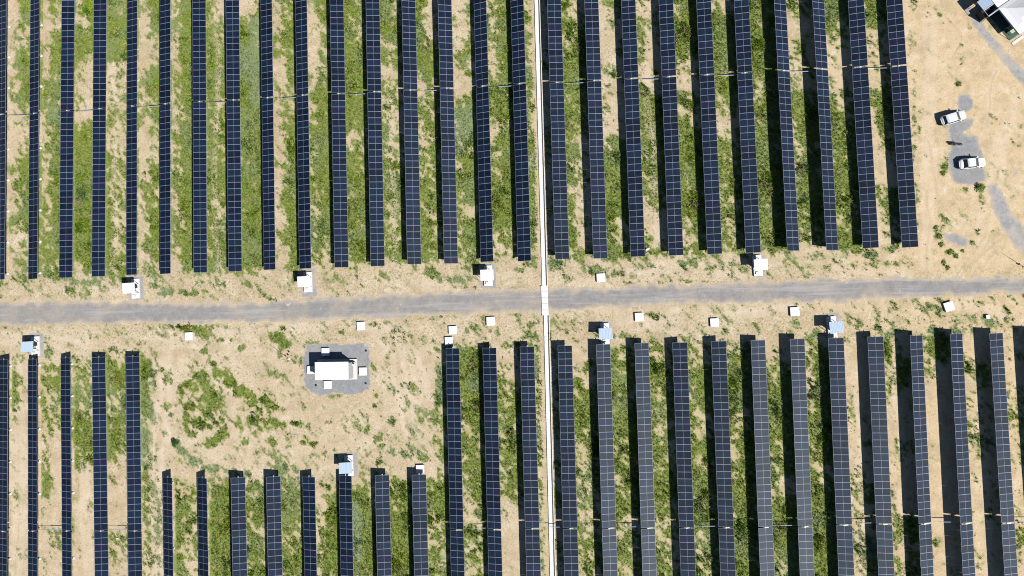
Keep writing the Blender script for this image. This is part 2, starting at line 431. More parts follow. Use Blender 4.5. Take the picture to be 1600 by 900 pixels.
def gravel(name, c1, c2, sandmix=.5, streak=False):
    m, nt, b = new_mat(name)
    g = nt.nodes.new('ShaderNodeNewGeometry')
    vec = g.outputs['Position']
    st = None
    if streak:
        mp = nt.nodes.new('ShaderNodeMapping'); mp.inputs['Scale'].default_value = (.08, 1.25, 1)
        mp.inputs['Rotation'].default_value = (0, 0, rad(-1.6))
        nt.links.new(vec, mp.inputs['Vector']); st = noise(nt, 1.0, 4, .6, mp.outputs[0])
    fine = noise(nt, 2.6, 5, .85); med = noise(nt, .8, 6, .7); big = noise(nt, .16, 4, .6)
    c = mixc(nt, ramp(nt, med, .35, .68), c1, c2)
    if st is not None: c = mixc(nt, ramp(nt, st, .48, .64, 0, .6), c, tuple(v * 1.35 for v in c2))
    c = mixc(nt, ramp(nt, fine, .53, .66, 0, .45 if not streak else .25), c, tuple(v * .5 for v in c1))
    c = mixc(nt, ramp(nt, fine, .34, .47, .5 if not streak else .35, 0), c, tuple(min(1, v * 1.4) for v in c2))
    if streak: c = mixc(nt, ramp(nt, noise(nt, .22, 6, .8), .60, .68, 0, .8), c, (.50, .49, .48))
    e = attr(nt, 'edge')
    c = mixc(nt, mul(nt, ramp(nt, big, .45, .66), sandmix), c, (.47, .39, .29))
    c = mixc(nt, e, c, (.47, .39, .285))
    nt.links.new(c, b.inputs['Base Color']); b.inputs['Roughness'].default_value = .95
    b.inputs['Specular IOR Level'].default_value = .15
    bump(nt, b, fine, .5, .06)
    return m
M['road'] = gravel('compacted_grey_gravel_road', (.215, .21, .21), (.265, .26, .258), .28, True)
M['gravel'] = gravel('blue_grey_gravel', (.22, .228, .245), (.275, .282, .295), .15)
M['track'] = gravel('pale_grey_gravel', (.25, .25, .26), (.35, .345, .34), .4)

# grass blades
m, nt, b = new_mat('grass_blades')
t = attr(nt, 'tint'); s_ = attr(nt, 'sage')
c = mixc(nt, t, (.028, .082, .005), (.225, .32, .016))
c2 = mixc(nt, t, (.065, .13, .045), (.20, .30, .13))
c = mixc(nt, s_, c, c2)
nt.links.new(c, b.inputs['Base Color']); b.inputs['Roughness'].default_value = .7
b.inputs['Specular IOR Level'].default_value = .2
st_ = attr(nt, 'straw')
nt.links.new(mixc(nt, st_, c, (.46, .40, .21)), b.inputs['Base Color'])
M['grass'] = m

# solar glass
m, nt, b = new_mat('dark_blue_solar_cells')
oi = nt.nodes.new('ShaderNodeObjectInfo')
c = mixc(nt, ramp(nt, oi.outputs['Random'], .1, .9), (.002, .007, .021), (.005, .014, .036))
r2 = nt.nodes.new('ShaderNodeTexWhiteNoise'); r2.noise_dimensions = '1D'
nt.links.new(oi.outputs['Random'], r2.inputs['W'])
c = mixc(nt, ramp(nt, r2.outputs['Value'], .9, .97, 0, .45), c, (.013, .011, .046))
dust = noise(nt, 1.3, 5, .7)
c = mixc(nt, ramp(nt, dust, .45, .8, 0, .05), c, (.20, .17, .14))
nt.links.new(c, b.inputs['Base Color'])
b.inputs['Roughness'].default_value = .54
b.inputs['Specular IOR Level'].default_value = .27
b.inputs['Specular Tint'].default_value = (.85, .95, 1, 1)
M['cell'] = m
M['frame'] = simple('anodised_aluminium_frame', (.31, .355, .47), .6, .1, .06)
M['steel'] = simple('galvanised_steel', (.42, .43, .45), .5, .6, .12)
M['white_steel'] = simple('white_painted_steel', (.68, .68, .69), .5, 0, .05)
M['concrete'] = simple('pale_concrete', (.62, .60, .56), .9, 0, .08, 2.0, .2)
m, nt, b = new_mat('whitewashed_concrete')
f_ = noise(nt, .8, 6, .7); f2_ = noise(nt, 3.5, 5, .7)
c = mixc(nt, ramp(nt, f2_, .35, .7), (.74, .74, .73), (.66, .655, .64))
c = mixc(nt, ramp(nt, f_, .54, .68, 0, .6), c, (.52, .47, .39))
nt.links.new(c, b.inputs['Base Color']); b.inputs['Roughness'].default_value = .9
M['white_concrete'] = m
M['dark'] = simple('dark_plastic', (.018, .018, .02), .6, 0, .3)
M['rubber'] = simple('black_rubber', (.015, .015, .015), .8, 0, .2)
M['car_white'] = simple('white_car_paint', (.72, .73, .76), .25, 0, .02)
M['car_silver'] = simple('silver_grey_car_paint', (.66, .69, .75), .3, .1, .02)
M['glass'] = simple('dark_car_glass', (.025, .04, .045), .12, 0, .1)
M['lamp'] = simple('clear_lamp_lens', (.6, .6, .62), .2)
M['redlamp'] = simple('red_lamp_lens', (.12, .015, .015), .3)
M['chrome'] = simple('chrome', (.6, .6, .62), .2, 1)
M['wall'] = simple('grey_painted_wall', (.42, .43, .45), .7, 0, .06)
M['dkgreen'] = simple('dark_green_mat', (.05, .10, .075), .9, 0, .2)
M['cloth'] = simple('white_marquee_fabric', (.70, .71, .73), .75, 0, .03, .8, .2)
M['bluegrey'] = simple('blue_grey_sheet_metal', (.30, .38, .52), .5, .1, .08)
M['table'] = simple('pale_green_board', (.42, .46, .30), .7, 0, .05)
M['shrub'] = simple('shrub_leaves', (.15, .22, .05), .8, 0, .5, 9, .2)
M['shrub_dark'] = simple('dark_shrub_leaves', (.035, .085, .03), .8, 0, .4, 9, .2)
M['bark'] = simple('twiggy_stem', (.10, .075, .05), .9)
M['pipe'] = simple('grey_cable_pipe', (.10, .10, .11), .6)

def corrug(name, col, rough, ang):
    m, nt, b = new_mat(name)
    tc = nt.nodes.new('ShaderNodeTexCoord')
    w = nt.nodes.new('ShaderNodeTexWave'); w.inputs['Scale'].default_value = 2.2; w.bands_direction = 'X'
    nt.links.new(tc.outputs['Object'], w.inputs['Vector'])
    c = mixc(nt, w.outputs['Fac'], tuple(v * .9 for v in col), col)
    nt.links.new(c, b.inputs['Base Color']); b.inputs['Roughness'].default_value = rough
    bump(nt, b, w.outputs['Fac'], .4, .03)
    return m
M['roof_white'] = corrug('white_corrugated_sheet', (.72, .72, .73), .5, 0)  # white building roof; on the stations this white is painted sun glare
M['roof_blue'] = corrug('light_blue_corrugated_sheet', (.44, .56, .70), .45, 0)  # same station metal, with the reflected sky put into its colour

# ------------------------------------------------------------------ mesh builder
class MB:
    def __init__(s): s.v = []; s.f = []; s.mi = []; s.mats = []
    def mat(s, m):
        if m not in s.mats: s.mats.append(m)
        return s.mats.index(m)
    def add(s, vs, fs, m, mtx=None):
        k = s.mat(m); o = len(s.v)
        for p in vs:
            p = Vector(p)
            s.v.append(tuple(mtx @ p if mtx is not None else p))
        for f in fs: s.f.append(tuple(o + i for i in f)); s.mi.append(k)
    def box(s, c, d, m, rz=0, ry=0, rx=0, taper=1.0):
        x, y, z = d[0] / 2, d[1] / 2, d[2] / 2
        vs = [(-x,-y,-z),(x,-y,-z),(x,y,-z),(-x,y,-z),(-x*taper,-y*taper,z),(x*taper,-y*taper,z),(x*taper,y*taper,z),(-x*taper,y*taper,z)]
        fs = [(0,3,2,1),(4,5,6,7),(0,1,5,4),(1,2,6,5),(2,3,7,6),(3,0,4,7)]
        s.add(vs, fs, m, Matrix.Translation(c) @ Euler((rx, ry, rz)).to_matrix().to_4x4())
    def cyl(s, p0, p1, r, m, n=10, r1=None):
        p0 = Vector(p0); p1 = Vector(p1); r1 = r if r1 is None else r1
        q = (p1 - p0).to_track_quat('Z', 'Y').to_matrix()
        vs = []
        for p, rr in ((p0, r), (p1, r1)):
            for i in range(n):
                a = 2 * math.pi * i / n
                vs.append(p + q @ Vector((rr * math.cos(a), rr * math.sin(a), 0)))
        fs = [(i, (i + 1) % n, n + (i + 1) % n, n + i) for i in range(n)] + [tuple(range(n - 1, -1, -1)), tuple(range(n, 2 * n))]
        s.add(vs, fs, m)
    def mesh(s, name):
        me = bpy.data.meshes.new(name); me.from_pydata(s.v, [], s.f)
        for m in s.mats: me.materials.append(m)
        me.polygons.foreach_set('material_index', s.mi); me.update()
        return me
    def build(s, name, parent=None, loc=(0, 0, 0), smooth_=False, rot=(0, 0, 0)):
        me = s.mesh(name)
        if smooth_:
            me.polygons.foreach_set('use_smooth', [True] * len(me.polygons))
        return link(name, me, parent, loc, rot)

def link(name, me, parent=None, loc=(0, 0, 0), rot=(0, 0, 0)):
    o = bpy.data.objects.new(name, me); COL.objects.link(o)
    o.location = loc; o.rotation_euler = rot
    if parent: o.parent = parent
    return o

def tag(o, label=None, cat=None, group=None, kind=None):
    if label: o['label'] = label
    if cat: o['category'] = cat
    if group: o['group'] = group
    if kind: o['kind'] = kind
    return o

def thing(name, loc, rz, label, cat, group=None):
    o = bpy.data.objects.new(name, None); COL.objects.link(o)
    o.empty_display_size = .3
    o.location = loc; o.rotation_euler = (0, 0, rz)
    return tag(o, label, cat, group)

def point_attr(me, name, vals):
    a = me.attributes.new(name, 'FLOAT', 'POINT'); a.data.foreach_set('value', np.ascontiguousarray(vals, dtype=np.float32))

# ------------------------------------------------------------------ ground sheet
def axis(lo, hi, st, far):
    core = np.arange(lo, hi + 1e-6, st)
    out = [core]; e = hi; a = []
    g = st
    while e < far: g *= 1.35; e += g; a.append(e)
    e = lo; bb = []; g = st
    while e > -far: g *= 1.35; e -= g; bb.append(e)
    return np.concatenate([np.array(bb[::-1]), core, np.array(a)])
gx = axis(-112, 88, .21, 2500); gy = axis(-50, 66, .21, 2500)
XX, YY = np.meshgrid(gx, gy)
cov, sgv, dens = veg_at(XX, YY)
far = (abs(XX) > 125) | (abs(YY) > 80)
cov = np.where(far, .2, cov)
mask = np.zeros(XX.shape, bool)
for P in GROUND_MASKS + [PARKB, PARKC, TRB] + STPADS:
    xs = [p[0] for p in P]; ys = [p[1] for p in P]
    sel = (XX > min(xs) - 1) & (XX < max(xs) + 1) & (YY > min(ys) - 1) & (YY < max(ys) + 1)
    if sel.any():
        sd_ = poly_sdf(XX[sel], YY[sel], P)
        mm = mask[sel]; mm |= sd_ < -.1; mask[sel] = mm
# the drain strip
chx = lambda Y: np.interp(Y, [CHL[1], CHU[1]], [CHL[0], CHU[0]])
CHU = G(837.5, 0); CHL = G(858.5, 900)
mask |= (abs(XX - chx(YY)) < .9) & (abs(YY) < 80)
covm = np.where(mask, 0, cov)
rut = np.zeros(XX.shape); rutd = np.zeros(XX.shape)
for k, T in enumerate(TRACKS):
    P = [G(*p) for p in T]
    xs = [p[0] for p in P]; ys = [p[1] for p in P]
    sel = (XX > min(xs) - 1.5) & (XX < max(xs) + 1.5) & (YY > min(ys) - 1.5) & (YY < max(ys) + 1.5)
    wx = (vnoise(XX[sel], YY[sel], 4, 61) - .5) * 1.2
    dd = line_dist(XX[sel] + wx, YY[sel], P)
    gap = .35 + .65 * vnoise(XX[sel], YY[sel], 1.5, 66 + k)
    if k < 10: rutd[sel] = np.maximum(rutd[sel], smooth(.34, .05, dd) * gap * .55)
    rut[sel] = np.maximum(rut[sel], smooth(.75, .3, dd) * gap * (.3 if k < 8 else .8))
covm = covm * (1 - .8 * np.clip(rut, 0, 1) * ((abs(XX) < 90)))
warm = smooth(28, 66, XX + (fbm(XX, YY, 9, 44, 3) - .5) * 18) * .85
ppx, ppy = PX(XX, YY)
verge = np.maximum(smooth(408, 425, ppy) * smooth(474, 455, ppy), smooth(482, 500, ppy) * smooth(548, 522, ppy)) * (.5 + .9 * fbm(XX, YY, 5, 99, 2))
dry = np.clip(verge * .75 + (1 - warm * 1.1) * (.02 + .75 * fbm(XX, YY, 3.5, 78, 3)) * (1 - rut) + smooth(.05, .5, dens) * .9 * fbm(XX, YY, 2.2, 77, 3) * 1.6 * (1 - rut), 0, 1)
warm = smooth(28, 66, XX + (fbm(XX, YY, 9, 44, 3) - .5) * 18) * .85
warm = np.where(far, .4, warm)
nx, ny = len(gx), len(gy)
zz = (fbm(XX, YY, 3, 15, 3) - .5) * .0
v = np.stack([XX.ravel(), YY.ravel(), zz.ravel()], 1).astype(np.float32)
idx = np.arange(nx * ny).reshape(ny, nx)
fq = np.stack([idx[:-1, :-1].ravel(), idx[:-1, 1:].ravel(), idx[1:, 1:].ravel(), idx[1:, :-1].ravel()], 1).astype(np.int32)

def np_mesh(name, v, f, mat, kk):
    me = bpy.data.meshes.new(name)
    me.vertices.add(len(v)); me.vertices.foreach_set('co', v.ravel())
    me.loops.add(f.size); me.loops.foreach_set('vertex_index', f.ravel())
    me.polygons.add(len(f)); me.polygons.foreach_set('loop_start', np.arange(0, f.size, kk, dtype=np.int32))
    me.polygons.foreach_set('loop_total', np.full(len(f), kk, dtype=np.int32))
    me.update(); me.materials.append(mat); me.validate()
    return me
me = np_mesh('ground', v, fq, M['ground'], 4)
for nme, a in (('veg', covm), ('sage', sgv), ('rut', rut), ('rutdark', rutd), ('dry', dry), ('warm', warm), ('aisle', np.where(far, 0, smooth(.25, .7, dens) * (1 - rut)))):
    point_attr(me, nme, a.ravel())
tag(link('ground', me), 'sandy field with scattered weeds under the solar rows', kind='structure')

# ------------------------------------------------------------------ sheets lying on the ground
def sheet(name, pts, mat, z, jit=.35, res=.2, blend=.9, holes=None, hole_seed=0):
    xs = [p[0] for p in pts]; ys = [p[1] for p in pts]
    ax = np.arange(min(xs) - 1, max(xs) + 1, res); ay = np.arange(min(ys) - 1, max(ys) + 1, res)
    X, Y = np.meshgrid(ax, ay)
    s = poly_sdf(X, Y, pts) + (fbm(X, Y, 1.6, 21 + hole_seed, 4, .7) - .5) * jit * 4
    if holes:
        h = fbm(X, Y, 2.0, 51 + hole_seed, 4, .65)
        s = np.maximum(s, (h - holes) * 6)
    ins = s < 0
    q = ins[:-1, :-1] & ins[:-1, 1:] & ins[1:, 1:] & ins[1:, :-1]
    idx = np.arange(X.size).reshape(X.shape)
    f = np.stack([idx[:-1, :-1][q], idx[:-1, 1:][q], idx[1:, 1:][q], idx[1:, :-1][q]], 1)
    used = np.unique(f); rem = -np.ones(X.size, int); rem[used] = np.arange(len(used))
    v = np.stack([X.ravel()[used], Y.ravel()[used], np.full(len(used), z)], 1).astype(np.float32)
    me = np_mesh(name, v, rem[f].astype(np.int32), mat, 4)
    point_attr(me, 'edge', smooth(-blend, 0, s.ravel()[used]) * .8)
    return link(name, me)
tag(sheet('road', ROAD, M['road'], .012, .50, .22, 1.1), 'compacted grey gravel road crossing the solar farm', kind='structure')
tag(sheet('gravel_pad', PAD, M['gravel'], .008, .38, .15, .3), 'blue-grey gravel pad under the transformer building', kind='structure')
tag(sheet('gravel_parking', PARK, M['gravel'], .008, .35, .15, .7, None, 3), 'grey gravel parking patch', kind='structure')
tag(sheet('gravel_patch', PARKB, M['gravel'], .008, .2, .15, .6, None, 5), 'round grey gravel patch', kind='structure')
tag(sheet('gravel_patch', PARKC, M['gravel'], .008, .45, .15, 1.0, None, 9), 'small scattered grey gravel patch', kind='structure')
tag(sheet('gravel_track', TRA, M['track'], .008, .28, .2, .5, None, 11), 'pale gravel track running past the marquees', kind='structure')
tag(sheet('gravel_track', TRB, M['track'], .008, .35, .2, .9, None, 13), 'gravel track curving down to the road', kind='structure')
tag(sheet('gravel_track', TRC, M['track'], .008, .3, .2, .5, None, 17), 'thin gravel trace at the right edge', kind='structure')
for k, P in enumerate(STPADS):
    tag(sheet('gravel_apron', P, M['track'], .016, .12, .15, .3, None, 20 + k), 'grey gravel apron round an inverter station', kind='structure')

# ------------------------------------------------------------------ grass (stuff)
NT = 520000
gxr = rng.uniform(-108, 84, NT); gyr = rng.uniform(-48, 62, NT)
cv, sv, dv = veg_at(gxr, gyr)
ok = rng.random(NT) < np.where(cv > .5, cv, cv * .15) * .9 + .006 * (dv > .08)
for P in GROUND_MASKS + [PARKB, PARKC, TRB] + STPADS:
    ok &= ~(poly_sdf(gxr, gyr, P) < .0)
ok &= abs(gxr - chx(gyr)) > .62
for cx, cy in []: pass
gxr, gyr, sv, dv, cv = gxr[ok], gyr[ok], sv[ok], dv[ok], cv[ok]
# leave out what lies hidden right under the modules
keep = np.ones(len(gxr), bool)
for rows, up in ((UP, True), (LO, False)):
    for r in rows:
        rx_ = rowx(r, gyr, up)
        cond = (gyr > r[3]) if up else (gyr < r[3])
        keep &= ~((abs(gxr - rx_) < .55) & cond)
gxr, gyr, sv, dv, cv = gxr[keep], gyr[keep], sv[keep], dv[keep], cv[keep]
nt_ = len(gxr)
NB = 5
GU = (gxr * .62 - gyr * .78) / 2.4; GV = gxr * .78 + gyr * .62
tone = np.clip(fbm(gxr, gyr, 3.2, 71, 3) * 1.5 + fbm(GU, GV, .55, 75, 3) * 1.5 + fbm(gxr / .35, gyr / 4.0, 1.0, 79, 2) * .9 - 1.42 - .22 * smooth(-45, 0, gxr) + rng.normal(0, .22, nt_), 0, 1)
hgt = (.09 + .22 * fbm(gxr, gyr, 3.5, 81, 2)) * rng.uniform(.6, 1.4, nt_) * np.where(sv > .5, .75, 1)
hgt *= .7 + 1.3 * smooth(.55, .8, fbm(gxr, gyr, 1.8, 141, 3))
hgt *= .6 + .6 * np.clip(dv, 0, 1)
a = rng.uniform(0, 2 * np.pi, (nt_, NB))
lean = rng.uniform(.35, 1.25, (nt_, NB))
bx = gxr[:, None] + rng.normal(0, .07, (nt_, NB)); by = gyr[:, None] + rng.normal(0, .07, (nt_, NB))
L = hgt[:, None] * rng.uniform(.7, 1.3, (nt_, NB))
dx = np.cos(a) + .35; dy = np.sin(a) - .45
tx = bx + dx * L * np.sin(lean); ty = by + dy * L * np.sin(lean); tz = L * np.cos(lean) + .05
w = .022 + L * .075
pxn, pyn = -np.sin(a) * w, np.cos(a) * w
V = np.empty((nt_, NB, 4, 3), np.float32)
V[:, :, 0] = np.stack([bx - pxn * .6, by - pyn * .6, np.zeros_like(bx)], -1)
V[:, :, 1] = np.stack([bx + pxn * .6, by + pyn * .6, np.zeros_like(bx)], -1)
mx, my, mz = (bx + tx) / 2, (by + ty) / 2, tz * .68
V[:, :, 2] = np.stack([mx + pxn, my + pyn, mz], -1)
V[:, :, 3] = np.stack([tx, ty, tz], -1)
Vf = V.reshape(-1, 3)
k = np.arange(nt_ * NB, dtype=np.int32)[:, None] * 4
f = np.concatenate([k, k + 1, k + 2, k + 3], 1)
# blades: quad base-left, base-right, shoulder, tip
me = np_mesh('grass', Vf, f, M['grass'], 4)
point_attr(me, 'tint', np.repeat(np.clip(tone[:, None] + rng.normal(0, .12, (nt_, NB)), 0, 1).ravel(), 4))
point_attr(me, 'sage', np.repeat(np.repeat(sv, NB), 4))
strw = (rng.random(nt_) < .03 + .62 * smooth(.52, .68, fbm(GU, GV, .5, 131, 3)) * (1 - sv * .6)) * rng.uniform(.4, 1, nt_)
point_attr(me, 'straw', np.repeat(np.repeat(strw, NB), 4))
tag(link('grass', me), 'green grass and weeds growing between the solar rows', 'grass', kind='stuff')

# ------------------------------------------------------------------ solar rows
def panel_mesh():
    b = MB()
    W_, D, T = HALF, PITCH / 2 - .009, .035
    fr = .021
    # sides and underside
    b.add([(-W_,-D,-T),(W_,-D,-T),(W_,D,-T),(-W_,D,-T),(-W_,-D,0),(W_,-D,0),(W_,D,0),(-W_,D,0)],
          [(0,3,2,1),(0,1,5,4),(1,2,6,5),(2,3,7,6),(3,0,4,7)], M['frame'])
    def rect(x0, x1, y0, y1, z, m): b.add([(x0,y0,z),(x1,y0,z),(x1,y1,z),(x0,y1,z)], [(0,1,2,3)], m)
    rect(-W_, W_, -D, -D + fr, 0, M['frame']); rect(-W_, W_, D - fr, D, 0, M['frame'])
    rect(-W_, -W_ + fr, -D + fr, D - fr, 0, M['frame']); rect(W_ - fr, W_, -D + fr, D - fr, 0, M['frame'])
    rect(-W_ + fr, -.011, -D + fr, D - fr, -.003, M['cell']); rect(.011, W_ - fr, -D + fr, D - fr, -.003, M['cell'])
    rect(-.011, .011, -D + fr, D - fr, -.003, M['frame'])
    return b.mesh('solar_panel')
PM = panel_mesh()
b = MB()
b.box((0, 0, .72), (.12, .09, 1.44), M['steel']); b.box((0, 0, 1.47), (.26, .16, .14), M['steel'])
POST = b.mesh('post')
b = MB(); b.cyl((0, 0, 0), (0, 0, .16), .24, M['white_concrete'], 12, .21)
FOOT = b.mesh('footing')
b = MB(); b.cyl((0, 0, 0), (0, 0, .08), .15, M['concrete'], 12, .13)
FOOTS = b.mesh('footing')
b = MB()
b.box((0, 0, .02), (.30, .22, .26), M['steel']); b.cyl((-.16, 0, .02), (.18, 0, .02), .15, M['steel'], 12)
b.box((.36, 0, .05), (.30, .10, .10), M['steel']); b.cyl((.02, 0, .15), (.02, 0, .20), .09, M['white_steel'], 10); b.cyl((-.17, 0, .1), (-.62, 0, .04), .045, M['dark'], 8)
b.box((0, 0, -.75), (.16, .12, 1.3), M['steel'])
MOTOR = b.mesh('drive_motor')

ORD = ['first','second','third','fourth','fifth','sixth','seventh','eighth','ninth','tenth','eleventh','twelfth','thirteenth','fourteenth','fifteenth','sixteenth','seventeenth','eighteenth','nineteenth','twentieth','twenty-first','twenty-second','twenty-third','twenty-fourth','twenty-fifth','twenty-sixth']
tube_cache = {}
def make_row(r, upper, label, far_n, group):
    sgn = 1 if upper else -1
    ye = r[3]; yf = YFU if upper else YFL
    ang = math.atan2(-(r[1] - r[0]) * sgn, (yf - ye) * sgn)
    root = thing('solar_panel_row', (r[0], ye, 0), ang, label, 'solar panels', group)
    th = -rad(r[2])
    def mod(y):
        o = bpy.data.objects.new('solar_panel', PM); COL.objects.link(o); o.parent = root
        o.location = (0, y, AX + .0); o.rotation_euler = (rad(random.gauss(0, .18)), th + rad(random.gauss(0, .6)), 0)
        o.delta_location = (math.sin(th) * .09, 0, math.cos(th) * .09)
    n1 = 27 if r[4] is not None else 21
    ln = abs(r[4] - ye) if r[4] is not None else n1 * PITCH
    for k in range(n1):
        mod(sgn * (k + .5) * ((ln - .10) / 27 if r[4] is not None else PITCH))
    tot = ln
    if r[4] is not None:
        y0 = ln + .11
        for k in range(far_n): mod(sgn * (y0 + (k + .5) * PITCH))
        tot = y0 + far_n * PITCH
        link('drive_motor', MOTOR, root, (0, sgn * (ln + .005), AX))
    key = (round(tot, 1), sgn)
    if key not in tube_cache:
        b = MB(); b.cyl((0, -.22 * sgn, 0), (0, sgn * (tot + .2), 0), .065, M['steel'], 8)
        tube_cache[key] = b.mesh('torque_tube')
    link('torque_tube', tube_cache[key], root, (0, 0, AX - .0))
    y = 1.2
    while y < tot:
        if abs(y - ln) > .5:
            p = link('post', POST, root, (0, sgn * y, 0)); link('footing', FOOT if abs(r[0] + 94) < 9 and abs(r[2]) > 15 else FOOTS, p)
        y += 5.75
    return root
for i, r in enumerate(UP):
    extra = {0: 'at the left edge', 14: 'ending at a white station', 15: 'just left of the white drain', 16: 'just right of the white drain', 25: 'nearest the parked cars'}.get(i, '')
    make_row(r, True, ('solar panel row above the road, %s from the left %s' % (ORD[i], extra)).strip(), 22, 'solar panel rows above the road')
for i, r in enumerate(LO):
    if i < 5:
        lab = 'solar panel row below the road, %s of the five at the left' % ORD[i]; g = 'solar panel rows below the road at the left'
    elif i < 13:
        lab = 'shorter solar panel row below the open sandy area, %s from the left' % ORD[i - 5]; g = 'solar panel rows below the open sandy area'
    else:
        lab = 'long solar panel row below the road right of the sandy area, %s from its left' % ORD[i - 13]; g = 'solar panel rows below the road at the right'
    make_row(r, False, lab, 13, g)

# linkage shafts between the rows of each pair
def shaft(r0, r1, upper, label):
    y = (r0[4] + r1[4]) / 2
    x0, x1 = rowx(r0, r0[4], upper), rowx(r1, r1[4], upper)
    t = thing('linkage_shaft', (x0, r0[4], 0), math.atan2(r1[4] - r0[4], x1 - x0), label, 'shaft', 'linkage shafts joining pairs of solar rows')
    ln = math.hypot(x1 - x0, r1[4] - r0[4])
    b = MB(); b.cyl((.15, 0, .85), (ln - .15, 0, .85), .03, M['steel'], 8); b.build('rod', t)
    b = MB(); b.cyl((ln * .42, 0, .85), (ln * .80, 0, .85), .06, M['frame'], 10); b.build('sleeve', t)
for i in range(0, 26, 2):
    shaft(UP[i], UP[i + 1], True, 'thin shaft joining the %s and %s solar rows above the road' % (ORD[i], ORD[i + 1]))
for i in (1, 3):
    shaft(LO[i], LO[i + 1], False, 'thin shaft joining the %s and %s rows at lower left' % (ORD[i], ORD[i + 1]))
for i in range(13, 28, 2):
    shaft(LO[i], LO[i + 1], False, 'thin shaft joining the %s and %s rows at lower right' % (ORD[i - 13], ORD[i - 12]))

# ------------------------------------------------------------------ drain and crossing
def drain(pa, pb, label):
    (x0, y0), (x1, y1) = G(*pa), G(*pb)
    L_ = math.hypot(x1 - x0, y1 - y0)
    t = thing('drain_channel', ((x0 + x1) / 2, (y0 + y1) / 2, 0), math.atan2(y1 - y0, x1 - x0), label, 'drain', 'white concrete drain')
    n = int(L_ / 1.25)
    b = MB()
    for k in range(n):   # cover slabs of the main strip with fine joints
        xa = -L_ / 2 + k * L_ / n
        b.box((xa + L_ / n / 2, random.uniform(-.012, .012), .09 + random.uniform(-.006, .006)), (L_ / n - .02, .62, .18), M['white_concrete'])
    b.build('cover_slabs', t, (0, .12 * 1, 0))
    b = MB(); b.box((0, 0, .02), (L_, .22, .04), M['pipe']); b.build('channel_bed', t, (0, -.30, 0))
    b = MB(); b.box((0, 0, .085), (L_, .10, .17), M['white_concrete']); b.build('kerb', t, (0, -.46, 0))
    b = MB(); b.cyl((-L_ / 2, 0, .12), (L_ / 2, 0, .12), .035, M['pipe'], 8); b.build('cable_pipe', t, (0, -.30, 0))
    return t
# local +y must face the picture's left, so the line runs from bottom to top
drain((851.2, 447.5), (838.2, -30), 'white concrete drain strip running up from the road between solar rows')
drain((864.3, 930), (853.6, 491), 'white concrete drain strip running down from the road between solar rows')
(x0, y0), (x1, y1) = G(850.5, 446.5), G(852.3, 492.5)
t = thing('culvert_slab', ((x0 + x1) / 2, (y0 + y1) / 2, 0), math.atan2(y1 - y0, x1 - x0), 'white concrete culvert slab carrying the road over the drain', 'culvert')
Lc = math.hypot(x1 - x0, y1 - y0)
b = MB(); b.box((0, 0, .07), (Lc, 1.1, .14), M['white_concrete']); b.build('slab', t)
b = MB()
for s in (-1, 1): b.box((s * (Lc / 2 - .09), 0, .165), (.18, 1.16, .05), M['white_concrete'])
for k in range(1, 5): b.box((-Lc / 2 + k * Lc / 5, 0, .143), (.07, 1.06, .006), M['steel'])
b.build('cover_plates', t)

# ------------------------------------------------------------------ inverter stations
b = MB()
b.box((0, 0, .17), (1.45, 3.55, .34), M['white_concrete']); PL = b.mesh('plinth')
def station(px, py, colour, label):
    x, y = G(px, py)
    t = thing('inverter_station', (x, y, 0), rad(random.uniform(-1.5, 1.5) + 1.6), label, 'station', 'inverter stations at row ends')
    link('plinth', PL, t)
    b = MB(); b.box((-.15, .1, .34 + .7), (.62, 1.25, 1.4), M['wall']); b.box((-.15, .1, 1.76), (.70, 1.33, .05), M['white_steel']); b.build('cabinet', t)
    b = MB(); b.box((.28, .35, .34 + .30), (.35, .55, .6), M['dark']); b.build('switch_box', t)
    b = MB(); b.box((-.2, -1.25, .34 + .09), (.5, .42, .18), M['concrete']); b.build('cable_hatch', t)
    for sx in (-1, 1):
        for sy in (-1, 1):
            b = MB(); b.box((sx * .65, sy * .8, 1.22), (.07, .07, 1.78), M['steel']); b.build('post', t)
    mm = M['roof_white'] if colour == 'white' else M['roof_blue']  # one roof metal; its sun glare and sky reflection are painted as tints
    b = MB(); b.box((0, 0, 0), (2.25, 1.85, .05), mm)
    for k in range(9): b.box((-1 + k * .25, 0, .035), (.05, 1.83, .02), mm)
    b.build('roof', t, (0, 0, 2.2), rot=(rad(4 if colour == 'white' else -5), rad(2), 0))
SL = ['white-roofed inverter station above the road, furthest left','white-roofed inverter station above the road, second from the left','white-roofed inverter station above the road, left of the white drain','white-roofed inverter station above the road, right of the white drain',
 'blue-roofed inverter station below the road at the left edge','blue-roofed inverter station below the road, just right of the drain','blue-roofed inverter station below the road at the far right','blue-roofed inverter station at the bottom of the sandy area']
for (px, py, c, _), l in zip(STN, SL): station(px, py, c, l)

